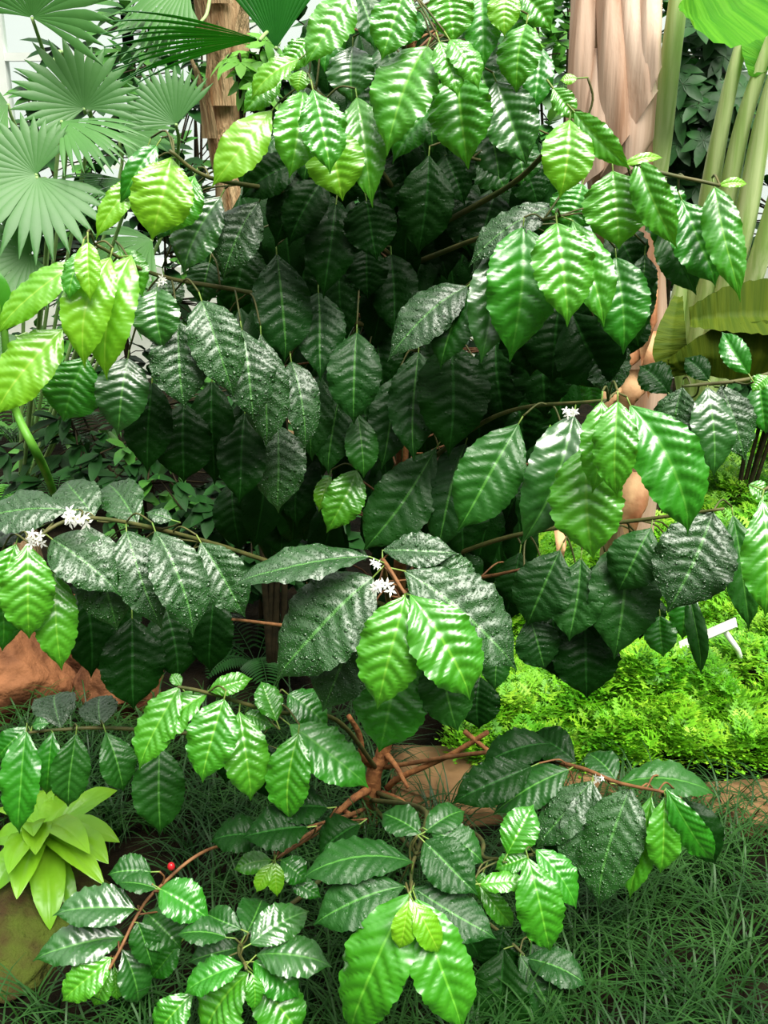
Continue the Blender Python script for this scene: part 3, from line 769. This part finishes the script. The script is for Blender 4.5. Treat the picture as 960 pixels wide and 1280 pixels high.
# darker fan palm with the fibrous trunk
x2 = U(283, 100, 3.3)
o2 = Vector((x2.x + .21, 3.3, 0))
def lean2(z): return o2 + Vector((-.21 * min(1, max(0, z / 1.35)) ** .8, 0, z))
fp2 = thing('fan_palm', 'dark green fan palm on a pale brown fibrous trunk behind the coffee shrub', 'palm', o2)
mb = MB()
N = 40; zt = 2.35
pts = [lean2(-0.02 + zt * i / N) for i in range(N + 1)]
mb.tube(pts, [0.058 + 0.006 * math.sin(i * 2.1) for i in range(N + 1)], 18, uv='wrap', wob=.10)
tr2 = mb.build('trunk', M['palm_trunk'], fp2, o2)
for k in range(9):                                  # old frayed leaf bases
    mb = MB(); z = 1.45 + 0.09 * k; a = -1.57 + (k % 3 - 1) * .8
    b0 = lean2(z) + Vector((.055 * math.cos(a), .055 * math.sin(a), 0))
    e = Vector((-math.sin(a), math.cos(a), 0)); oo = Vector((math.cos(a), math.sin(a), 0))
    rows = []; uv = []
    for i in range(7):
        t = i / 6
        p = b0 + UPW * (.22 * t) + oo * (.015 + .05 * t * t)
        hw = .04 * (1 - t) ** .7 + .003
        rows += [tuple(p - e * hw), tuple(p + oo * .008), tuple(p + e * hw)]; uv += [(t, 0), (t, .5), (t, 1)]
    mb.grid(rows, uv, 7, 3)
    ob = mb.build('leaf_base', M['palm_trunk'], tr2, b0)
top2 = lean2(2.1)
make_frond(fp2, 325, 50, 2.3, 187, 190, 48, 12, M['fan_dark'], .1, [(345, 20, 2.6), (330, -30, 3.0)], .10, -.55, .8, split=.5, org=top2)
make_frond(fp2, 345, 60, 2.4, 92, 120, 80, 18, M['fan_dark'], .25, [(342, 30, 2.8)], .05, 1, .2, org=top2)
make_frond(fp2, 250, 30, 3.0, 170, 120, 120, 16, M['fan'], .3, [(262, 0, 3.1)], .3, .6, .8, org=top2)
make_frond(fp2, 235, -20, 2.9, 230, 90, 100, 14, M['fan'], .3, None, .3, .6, .8)

# ------------------------------------------------------------------ wrapped dry stem on the right (bird of paradise)
tb = ground(800, 640); 
x3 = U(770, 100, 2.62)
o3 = Vector((U(795, 560, 2.75).x, 2.75, 0))
ds = thing('banana_plant', 'thick dry brown sheathed stem standing behind the right side of the shrub', 'plant', o3)
sp = [o3 + Vector((0, 0, -.02)), U(797, 500, 2.75), U(788, 330, 2.72), U(775, 150, 2.7), U(768, 0, 2.7), U(764, -120, 2.7)]
q = smooth_path(sp, 10)
mb = MB()
Rm = 55 * mpp(100, 2.7)
n = 28
b = 0
rows = []; uv = []
for i, p in enumerate(q):
    t = i / (len(q) - 1)
    r = Rm * (0.62 + 0.42 * t) if t < .6 else Rm * (.872 + .12 * (t - .6) / .4)
    for k in range(n + 1):
        a = 2 * math.pi * (k % n) / n
        fl = 1 + .06 * math.sin(5 * a + 2 * t) + .035 * math.sin(11 * a + 5 * t)
        rows.append((p.x + r * fl * math.cos(a), p.y + r * fl * math.sin(a), p.z)); uv.append((t, k / n))
mb.grid(rows, uv, len(q), n + 1)
stem = mb.build('stem', M['sheath'], ds, o3)
def flap(x0, y0, x1, y1, w0, w1, Y, tilt=.02, mat='sheath', name='sheath_flap', torn=0.1):
    mb = MB(); rows = []; uv = []
    nn = 16
    for i in range(nn):
        t = i / (nn - 1)
        p = U(x0 + (x1 - x0) * t, y0 + (y1 - y0) * t, Y - tilt * t - .02 * math.sin(t * 3))
        w = (w0 + (w1 - w0) * t) * mpp(y0, Y)
        if t > .8: w *= 1 - torn * (t - .8) * 5
        for j in range(7):
            v = j / 6 - .5
            rows.append((p.x + v * w, p.y + 1.9 * w * v * v + .006 * math.sin(9 * v + 4 * t), p.z + .10 * v * t ** 6 + .012 * math.sin(4 * v + y0) * t ** 4)); uv.append((t, v + .5))
    mb.grid(rows, uv, nn, 7)
    mb.build(name, M[mat], ds, U(x0, y0, Y))
flap(735, -30, 728, 165, 34, 40, 2.57)
flap(790, -30, 808, 140, 46, 40, 2.54, .03)
flap(816, -30, 818, 110, 30, 24, 2.53, .03)
flap(765, -30, 775, 190, 34, 44, 2.54, .03)
flap(800, 80, 790, 205, 60, 70, 2.55, .02)
flap(752, 60, 748, 215, 36, 40, 2.55, .02)
# torn husks at its foot
for (a, b_, c_, d_, w0, w1, m) in ((815, 340, 812, 430, 18, 26, 'husk'), (790, 405, 778, 470, 44, 60, 'husk'), (812, 415, 820, 470, 30, 24, 'husk'), (795, 462, 792, 505, 60, 40, 'husk'), (772, 470, 764, 510, 30, 22, 'husk'), (800, 590, 795, 660, 40, 34, 'husk'), (700, 660, 704, 700, 14, 12, 'husk')):
    flap(a, b_, c_, d_, w0, w1, 2.58 if b_ < 560 else 2.6, .05, m, 'husk_flap', .5)
# its one green stalk beside the sheath
mb = MB(); qq = smooth_path([U(800, 330, 2.72), U(822, 200, 2.66), U(836, 90, 2.64), U(852, -30, 2.62)], 8)
mb.tube(qq, [.034 - .013 * i / len(qq) for i in range(len(qq))], 10); mb.build('leaf_stalk', M['stalk'], ds, qq[0])

# ------------------------------------------------------------------ green clump with pale stalks on the far right
o4 = Vector((U(880, 470, 2.9).x, 2.9, 0))
st = thing('bird_of_paradise_plant', 'large plant with pale green fanned stalks and broad blades at the right edge', 'plant', o4)
def stalk(pts, r0, r1, name='stalk'):
    mb = MB(); q = smooth_path([U(*p) for p in pts], 8)
    mb.tube(q, [r0 + (r1 - r0) * i / (len(q) - 1) for i in range(len(q))], 12)
    return mb.build(name, M['stalk'], st, q[0])
def px(n, y=250, Y=2.8): return n * mpp(y, Y)
root = (872, 560, 2.9)
stalk([root, (866, 420, 2.85), (884, 260, 2.8), (910, 120, 2.78), (948, -20, 2.76)], px(19), px(6))
stalk([root, (872, 440, 2.83), (905, 270, 2.76), (930, 150, 2.74), (975, 20, 2.72)], px(18), px(7))
stalk([root, (890, 440, 2.8), (930, 280, 2.72), (955, 150, 2.7), (990, 30, 2.68)], px(20), px(8))
stalk([root, (905, 450, 2.8), (950, 320, 2.7), (985, 200, 2.66), (1010, 90, 2.6)], px(15), px(10))
stalk([root, (850, 430, 2.86), (846, 390, 2.84), (868, 300, 2.84)], px(16), px(10))
def blade(pts, ws, n_hint, mat, name='leaf_blade', foldv=.2, nrib=14):
    q = smooth_path([U(*p) for p in pts], 8)
    mb = MB(); rows = []; uv = []
    for i, p in enumerate(q):
        t = i / (len(q) - 1)
        d = (q[min(i + 1, len(q) - 1)] - q[max(i - 1, 0)]).normalized()
        nh = Vector(n_hint); nh = (nh - d * nh.dot(d)).normalized(); s = d.cross(nh)
        w = np.interp(t, np.linspace(0, 1, len(ws)), ws) * .5
        for j in range(13):
            v = j / 6 - 1
            rows.append(tuple(p + s * (v * w) + nh * (foldv * abs(v) * w + .004 * math.sin(t * 60 + abs(v) * 3)))); uv.append((t, v * .5 + .5))
    mb.grid(rows, uv, len(q), 13)
    return mb.build(name, M[mat], st, q[0])
blade([(985, -40, 2.6), (930, 5, 2.55), (880, 25, 2.5), (850, 10, 2.45)], [.10, .22, .20, .02], (0, -.8, .6), 'banana')
blade([(1000, 30, 2.8), (960, 60, 2.75), (940, 95, 2.72)], [.05, .15, .02], (0, -.6, .8), 'banana')
blade([(1010, 400, 2.3), (960, 395, 2.3), (910, 395, 2.3), (862, 400, 2.32)], [.16, .15, .12, .05], (0, -.75, .66), 'olive', foldv=.5)
blade([(1010, 455, 2.28), (950, 445, 2.26), (890, 445, 2.27), (835, 455, 2.3)], [.14, .15, .11, .02], (0, -.9, -.1), 'olive', foldv=-.3)
blade([(845, 470, 2.35), (838, 440, 2.35), (840, 410, 2.38), (848, 370, 2.45)], [.05, .08, .06, .02], (-.3, -.9, .2), 'olive', foldv=.3)

# ------------------------------------------------------------------ background shrubs
def ell_leaf(mb, c, d, n, L, W, mat=0):
    d = d.normalized(); n = n - d * n.dot(d)
    n = n.normalized() if n.length > 1e-4 else UPW
    s = d.cross(n)
    rows = []; uv = []
    for t, w in ((0, .06), (.2, .7), (.5, 1), (.8, .65), (1, .03)):
        p = c + d * (L * t) - UPW * (.18 * L * t * t)
        rows += [tuple(p - s * (w * W / 2) + n * .05 * L * w), tuple(p), tuple(p + s * (w * W / 2) + n * .05 * L * w)]
        uv += [(t, 0), (t, .5), (t, 1)]
    mb.grid(rows, uv, 5, 3, mat)

def shrub_thing(name, label, cat, px0, py0, Yc, rxp, ryp, n, L, W, mat, palmate=0, group=None, depth=.3, mat2=None):
    c = U(px0, py0, Yc)
    rx = rxp * mpp(py0, Yc); rz = ryp * mpp(py0, Yc)
    o = Vector((c.x, Yc, 0))
    t = thing(name, label, cat, o, group)
    st_ = MB(); fo_ = MB()
    mains = []
    for k in range(5):
        e = c + Vector((rng.uniform(-.6, .6) * rx, rng.uniform(-.3, .3) * depth, rng.uniform(.1, .8) * rz))
        q = smooth_path([o + Vector((rng.uniform(-.03, .03), 0, -.02)), o.lerp(e, .5) + Vector((rng.uniform(-.05, .05), 0, .05)), e], 6)
        st_.tube(q, [.010 - .007 * i / len(q) for i in range(len(q))], 6); mains += q[3:]
    for k in range(n):
        while True:
            v = Vector((rng.uniform(-1, 1), rng.uniform(-1, 1), rng.uniform(-1, 1)))
            if v.length < 1: break
        p = c + Vector((v.x * rx, v.y * depth, v.z * rz))
        if p.z < .03: continue
        near = min(mains, key=lambda m: (m - p).length)
        st_.tube([near, (near + p) / 2 + UPW * .01, p], .0025, 4)
        out = Vector((v.x, v.y - .5, .25)).normalized()
        mm = 1 if (mat2 and rng.random() < .25) else 0
        if palmate:
            ax = (out + UPW * .6 + Vector((rng.uniform(-.4, .4),) * 3)).normalized()
            s1 = ax.cross(Vector((0, 1, .3))).normalized(); s2 = ax.cross(s1)
            for j in range(palmate):
                a = 6.283 * j / palmate + k
                ell_leaf(fo_, p, s1 * math.cos(a) + s2 * math.sin(a) - ax * .1, ax, L * rng.uniform(.8, 1.1), W, mm)
        else:
            for j in range(4):
                d = (out + Vector((rng.uniform(-1, 1), rng.uniform(-1, .6), rng.uniform(-.8, .6)))).normalized()
                ell_leaf(fo_, p, d, UPW + Vector((0, -.5, 0)), L * rng.uniform(.7, 1.2), W * rng.uniform(.8, 1.1), mm)
    st_.build('stem', M['stem_dark'], t, o)
    fo_.build('foliage', [M[mat], M[mat2 or mat]], t, o)
    return t
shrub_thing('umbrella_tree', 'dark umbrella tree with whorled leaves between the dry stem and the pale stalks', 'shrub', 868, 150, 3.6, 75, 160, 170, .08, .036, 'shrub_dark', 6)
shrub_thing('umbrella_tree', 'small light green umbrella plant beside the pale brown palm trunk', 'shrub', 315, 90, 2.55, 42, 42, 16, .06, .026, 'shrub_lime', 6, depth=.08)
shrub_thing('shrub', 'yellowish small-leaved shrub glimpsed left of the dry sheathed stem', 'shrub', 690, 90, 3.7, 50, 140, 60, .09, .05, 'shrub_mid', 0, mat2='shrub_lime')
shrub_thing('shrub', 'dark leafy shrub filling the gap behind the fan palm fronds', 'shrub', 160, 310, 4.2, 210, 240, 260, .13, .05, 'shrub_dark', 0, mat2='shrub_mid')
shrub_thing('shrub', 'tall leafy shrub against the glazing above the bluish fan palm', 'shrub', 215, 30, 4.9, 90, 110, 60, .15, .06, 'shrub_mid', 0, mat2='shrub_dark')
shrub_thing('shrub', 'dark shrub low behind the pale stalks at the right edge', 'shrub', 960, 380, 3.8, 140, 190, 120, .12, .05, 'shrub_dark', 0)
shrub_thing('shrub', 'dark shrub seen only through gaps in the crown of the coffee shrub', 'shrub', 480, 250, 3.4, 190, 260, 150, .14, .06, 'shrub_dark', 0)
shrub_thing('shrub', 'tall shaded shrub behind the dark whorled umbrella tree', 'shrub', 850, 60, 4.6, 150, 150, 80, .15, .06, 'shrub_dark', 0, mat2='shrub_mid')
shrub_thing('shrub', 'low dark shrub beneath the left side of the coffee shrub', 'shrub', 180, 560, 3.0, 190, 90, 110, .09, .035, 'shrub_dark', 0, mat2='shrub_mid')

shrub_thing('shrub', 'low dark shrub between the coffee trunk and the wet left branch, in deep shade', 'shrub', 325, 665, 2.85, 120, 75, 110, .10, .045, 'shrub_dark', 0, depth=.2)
# ------------------------------------------------------------------ ferns under the shrub on the left
def fern(label, px0, py0, nf, L, mat, lift=.5, group=None):
    o = ground(px0, py0)
    t = thing('fern', label, 'fern', o, group)
    for k in range(nf):
        a = 6.283 * k / nf + rng.uniform(-.2, .2)
        d = Vector((math.cos(a), math.sin(a), 0))
        ln = L * rng.uniform(.8, 1.15)
        q = [o + d * (ln * s * (1 - .15 * s)) + UPW * (ln * lift * (2.0 * s - 1.7 * s * s)) for s in np.linspace(0, 1, 22)]
        mb = MB(); mb.tube(q, .0015, 5)
        side = d.cross(UPW)
        for i in range(3, 22):
            s = i / 21; w = ln * .26 * math.sin(math.pi * min(1, s * .85 + .12)) ** .8
            for sg in (-1, 1):
                ell_leaf(mb, q[i], side * sg + d * .5, UPW, w, ln * .04)
        mb.build('frond', M[mat], t, o)
fern('dark feathery fern behind the tall green stalk', 150, 590, 12, .42, 'shrub_dark', .8)
fern('low dark fern nearest the foot of the bluish fan palm', 20, 560, 12, .42, 'shrub_mid', .8)
fern('dark fern with narrow fronds under the left branches near the green stalk', 70, 640, 11, .34, 'shrub_dark')
fern('mid green fern in the shade below the hanging leaves', 225, 700, 11, .34, 'shrub_mid')
fern('small dark fern left of the coffee trunk among grass', 320, 830, 9, .26, 'shrub_dark')
fern('shaded fern at the far left edge behind the wet branch', -10, 660, 10, .36, 'shrub_mid')

# tall green stalk at the left edge
og = ground(75, 640)
gs = thing('ginger_plant', 'single tall bright green stalk with a sheathing leaf at the left edge', 'plant', og)
mb = MB(); q = smooth_path([og, U(58, 592, 2.2), U(18, 508, 2.05), U(6, 420, 2.0), U(4, 350, 2.0)], 8)
mb.tube(q, [.011 - .005 * i / len(q) for i in range(len(q))], 10); mb.build('stalk', M['shrub_lime'], gs, og)
mb = MB(); add_leaf(mb, U(6, 420, 2.0), U(-8, 330, 1.98), .05, CAM - U(6, 400, 2.0), 0, rng, quilt=.2); mb.build('leaf', LM['b'], gs, U(6, 420, 2.0))

# ------------------------------------------------------------------ rocks, edging stones, mossy rock
import bmesh
from mathutils import noise as mnoise
def rock(name, label, cat, c, s, mat, seed, rough=.35, cuts=14, flat=False):
    bm = bmesh.new()
    bmesh.ops.create_icosphere(bm, subdivisions=5, radius=1.0)
    r = random.Random(seed)
    planes = []
    for k in range(cuts):
        v = Vector((r.uniform(-1, 1), r.uniform(-1, 1), r.uniform(-.6, 1))).normalized()
        planes.append((v, r.uniform(.62, .9)))
    for v in bm.verts:
        p = v.co.copy()
        for n_, d_ in planes:
            k = p.dot(n_) - d_
            if k > 0: p -= n_ * k * .92
        p += p.normalized() * (.10 * mnoise.noise(p * 1.6 + Vector((seed, 0, 0))) + .05 * mnoise.noise(p * 5 + Vector((0, seed, 0))) + .02 * mnoise.noise(p * 14)) * rough * 2.5
        v.co = Vector((p.x * s[0], p.y * s[1], p.z * s[2]))
    me = bpy.data.meshes.new(name); bm.to_mesh(me); bm.free()
    for f in me.polygons: f.use_smooth = True
    me.materials.append(M[mat])
    o = bpy.data.objects.new(name, me); C.objects.link(o); o.location = c
    tag(o, label, cat)
    ROCKS.append((c[0], c[1]))
    return o
ROCKS = []
g = ground(18, 905)
rock('rock', 'largest orange-brown sandstone rock at the left edge below the wet branch', 'rock', (g.x - .06, g.y + .12, .08), (.21, .18, .155), 'rock', 3)
g = ground(88, 880)
rock('rock', 'small pale orange rock wedged between two larger orange rocks', 'rock', (g.x - .01, g.y + .24, .09), (.12, .09, .15), 'rock', 8)
g = ground(132, 900)
rock('rock', 'jagged orange rock with cracked side under the dark hanging leaf', 'rock', (g.x + .02, g.y + .08, .08), (.125, .11, .17), 'rock', 21, .5)
g = ground(25, 1200)
rock('mossy_rock', 'low brown mossy rock under the lime strap-leaved plant', 'rock', (g.x - .02, g.y + .1, .01), (.17, .20, .075), 'moss', 5, .3)

def stone_slab(label, pxs, z, seed, mat='slab'):
    top = [ground(x, y, z) for x, y in pxs]
    bm = bmesh.new()
    tv = [bm.verts.new(p) for p in top]; bv = [bm.verts.new((p.x, p.y, -.03)) for p in top]
    bm.faces.new(tv); bm.faces.new(bv[::-1])
    for i in range(len(top)):
        j = (i + 1) % len(top); bm.faces.new((tv[i], bv[i], bv[j], tv[j]))
    bmesh.ops.recalc_face_normals(bm, faces=bm.faces)
    bmesh.ops.bevel(bm, geom=list(bm.edges), offset=.012, segments=3, affect='EDGES')
    bmesh.ops.triangulate(bm, faces=bm.faces)
    bmesh.ops.subdivide_edges(bm, edges=bm.edges, cuts=3, use_grid_fill=True)
    for v in bm.verts:
        v.co += Vector((0, 0, 1)) * .006 * mnoise.noise(v.co * 9 + Vector((seed, 0, 0)))
    me = bpy.data.meshes.new('edging_stone'); bm.to_mesh(me); bm.free()
    for f in me.polygons: f.use_smooth = True
    me.materials.append(M[mat])
    o = bpy.data.objects.new('edging_stone', me); C.objects.link(o)
    tag(o, label, 'stone')
stone_slab('flat tan edging stone lying behind the coffee trunk', [(485, 928), (560, 930), (640, 938), (665, 1000), (560, 1012), (490, 985)], .045, 1)
stone_slab('flat tan edging stone between the lime fern bed and the dark grass', [(860, 975), (905, 972), (990, 968), (1000, 1025), (930, 1022), (870, 1018)], .04, 2)
stone_slab('tan edging stone mostly hidden behind the low right branch', [(675, 945), (760, 955), (850, 970), (858, 1018), (770, 1020), (680, 1005)], .03, 3)

# ------------------------------------------------------------------ plant marker
pm = thing('plant_marker', 'white metal plant marker leaning on its stake in the lime fern bed', 'sign', ground(941, 850))
mb = MB()
A = U(850, 808, 2.5); B = U(920, 778, 2.42)
d = (B - A).normalized(); nrm = Vector((.15, -.55, .8)); nrm = (nrm - d * nrm.dot(d)).normalized(); s = d.cross(nrm)
for (w0, h0) in ((.014, .0025),):
    P8 = [e + s * (a * w0) + nrm * (b * h0) for e in (A, B) for a in (-1, 1) for b in (-1, 1)]
    for q in ((0, 1, 3, 2), (4, 6, 7, 5), (0, 4, 5, 1), (2, 3, 7, 6), (0, 2, 6, 4), (1, 5, 7, 3)):
        mb.poly([P8[k] for k in q])
mb.build('plate', M['metal'], pm, A, smooth=False)
mb = MB(); mb.tube([U(904, 786, 2.44), U(922, 812, 2.44), ground(941, 850) - Vector((0, 0, .03))], .0075, 8)
mb.build('stake', M['metal'], pm, U(904, 786, 2.44))

# ------------------------------------------------------------------ bird's nest fern at the left
o5 = ground(62, 1098)
bn = thing('birds_nest_fern', 'lime green strap-leaved rosette plant on the mossy rock at the left', 'fern', o5)
c5 = o5 + Vector((0, 0, .10))
mb = MB(); mb.tube([o5, o5 + Vector((0, 0, .05)), c5], [.02, .025, .015], 10); mb.build('crown', M['nest'], bn, o5)
for (tx, ty, Yt, w) in ((62,1158,1.55,36), (85,1150,1.6,30), (20,1118,1.55,30), (-6,1112,1.6,34), (-8,1050,1.75,30), (2,1010,1.9,28), (30,1000,1.95,28), (52,992,2.0,30), (95,1000,1.9,30), (146,986,1.85,24),
                        (148,1048,1.7,30), (132,1075,1.62,32), (128,1100,1.58,26), (45,1062,1.6,30), (110,1060,1.6,30), (10,1085,1.55,28), (75,1040,2.0,30), (40,1040,1.62,26)):
    B = c5 + Vector((rng.uniform(-.012, .012), rng.uniform(-.012, .012), 0)); T = U(tx, ty, Yt)
    mb = MB(); add_leaf(mb, B, T, w * mpp(ty, Yt) * 1.25, (CAM - T).normalized() * .4 + UPW, 0, rng, bow=.16, fold=.30, quilt=.45, nve=4, shape=STRAP)
    mb.build('leaf', M['nest'], bn, B)

# ------------------------------------------------------------------ lime ground fern (uncountable)
mb = MB()
def lobe(p, e, f, L, w, mat):
    m = p + e * (L * .62)
    mb.poly([p, m + f * w, p + e * L, m - f * w], None, mat)
def sprig(o, d, L, mat):
    d = d.normalized(); side = d.cross(UPW)
    side = side.normalized() if side.length > .05 else RGT
    nn = side.cross(d)
    for i in range(1, 6):
        s = i / 5.3
        p = o + d * (L * s) - UPW * (L * .35 * s * s)
        w = L * (.46 * (1 - s) ** .8 + .10)
        for sg in (-1, 1):
            e = (side * sg + d * .8 + nn * rng.uniform(-.25, .25)).normalized(); f = e.cross(nn)
            lobe(p, e, f, w, w * .13, mat)
            if w > L * .16:
                q = p + e * (w * .45)
                lobe(q, (e + f * .8).normalized(), f, w * .42, w * .10, mat)
                lobe(q, (e - f * .8).normalized(), f, w * .42, w * .10, mat)
    lobe(o + d * (L * .9) - UPW * (L * .3), d - UPW * .5, side, L * .18, L * .05, mat)
for k in range(10500):
    y = 2.12 + 2.6 * rng.random() ** 1.3; x = y * rng.uniform(.08, .47)
    z = .02 + .055 * (1 + noise2(x * 2.2, y * 2.2)) * min(1, (y - 2.1) * 4) + .05 * rng.random() + .03 * noise2(x * 7, y * 7)
    a = rng.uniform(0, 6.283)
    sprig(Vector((x, y, max(.01, z))), Vector((math.cos(a), math.sin(a) - .3, rng.uniform(.3, 1.2))), rng.uniform(.05, .095) * (1 + .15 * (y - 2)), rng.choice((0, 0, 1, 2)))
o = mb.build('ground_fern', [M['lime'], M['lime_deep'], M['lime_pale']], smooth=False)
tag(o, 'bright lime green ferny ground cover on the right behind the shrub', 'ground cover', kind='stuff')

# ------------------------------------------------------------------ dark mondo grass (uncountable)
mb = MB()
def blade_of_grass(o, a, L, lift, w):
    d = Vector((math.cos(a), math.sin(a), 0)); s = Vector((-d.y, d.x, 0))
    rows = []; uv = []
    for i in range(6):
        t = i / 5
        p = o + d * (L * t * (.35 + .45 * t)) + UPW * (L * lift * (1.5 * t - 1.05 * t * t))
        ww = w * (1 - t ** 2.2) * .5 + .0002
        rows += [tuple(p - s * ww), tuple(p + s * ww)]; uv += [(t, 0), (t, 1)]
    mb.grid(rows, uv, 6, 2)
tuft = 0
while tuft < 560:
    y = rng.uniform(1.0, 2.35); x = rng.uniform(-1.0, 1.05)
    if abs(x) > .40 * y + .15: continue
    if x > 0.0 and y > 2.02: continue
    if x < -.35 and y < 1.62 and rng.random() < .5: continue
    if (x - o5.x) ** 2 + (y - o5.y) ** 2 < .15 ** 2 or (x < -.42 and 1.42 < y < 1.9): continue
    if any((x - rx_) ** 2 + (y - ry_) ** 2 < .15 ** 2 for rx_, ry_ in ROCKS): continue
    if .0 < x < .35 and 1.93 < y < 2.3: continue
    tuft += 1
    for k in range(rng.randint(9, 15)):
        blade_of_grass(Vector((x + rng.uniform(-.02, .02), y + rng.uniform(-.02, .02), -.01)), rng.uniform(0, 6.283), rng.uniform(.14, .26), rng.uniform(.35, 1.0), rng.uniform(.0028, .0046))
o = mb.build('mondo_grass', M['grass'])
tag(o, 'dark thin-bladed grass covering the soil around the foot of the coffee shrub', 'grass', kind='stuff')

# grass tuft at the right behind the edge branch
ot = ground(925, 640)
mb = MB()
for k in range(420):
    blade_of_grass(ot + Vector((rng.uniform(-.22, .22), rng.uniform(-.1, .1), 0)), rng.uniform(0, 6.283), rng.uniform(.18, .34), rng.uniform(.7, 1.2), .003)
t = mb.build('ornamental_grass', M['grass'], None, ot)
tag(t, 'fine dark tuft of grass above the lime ferns at the right edge', 'grass')
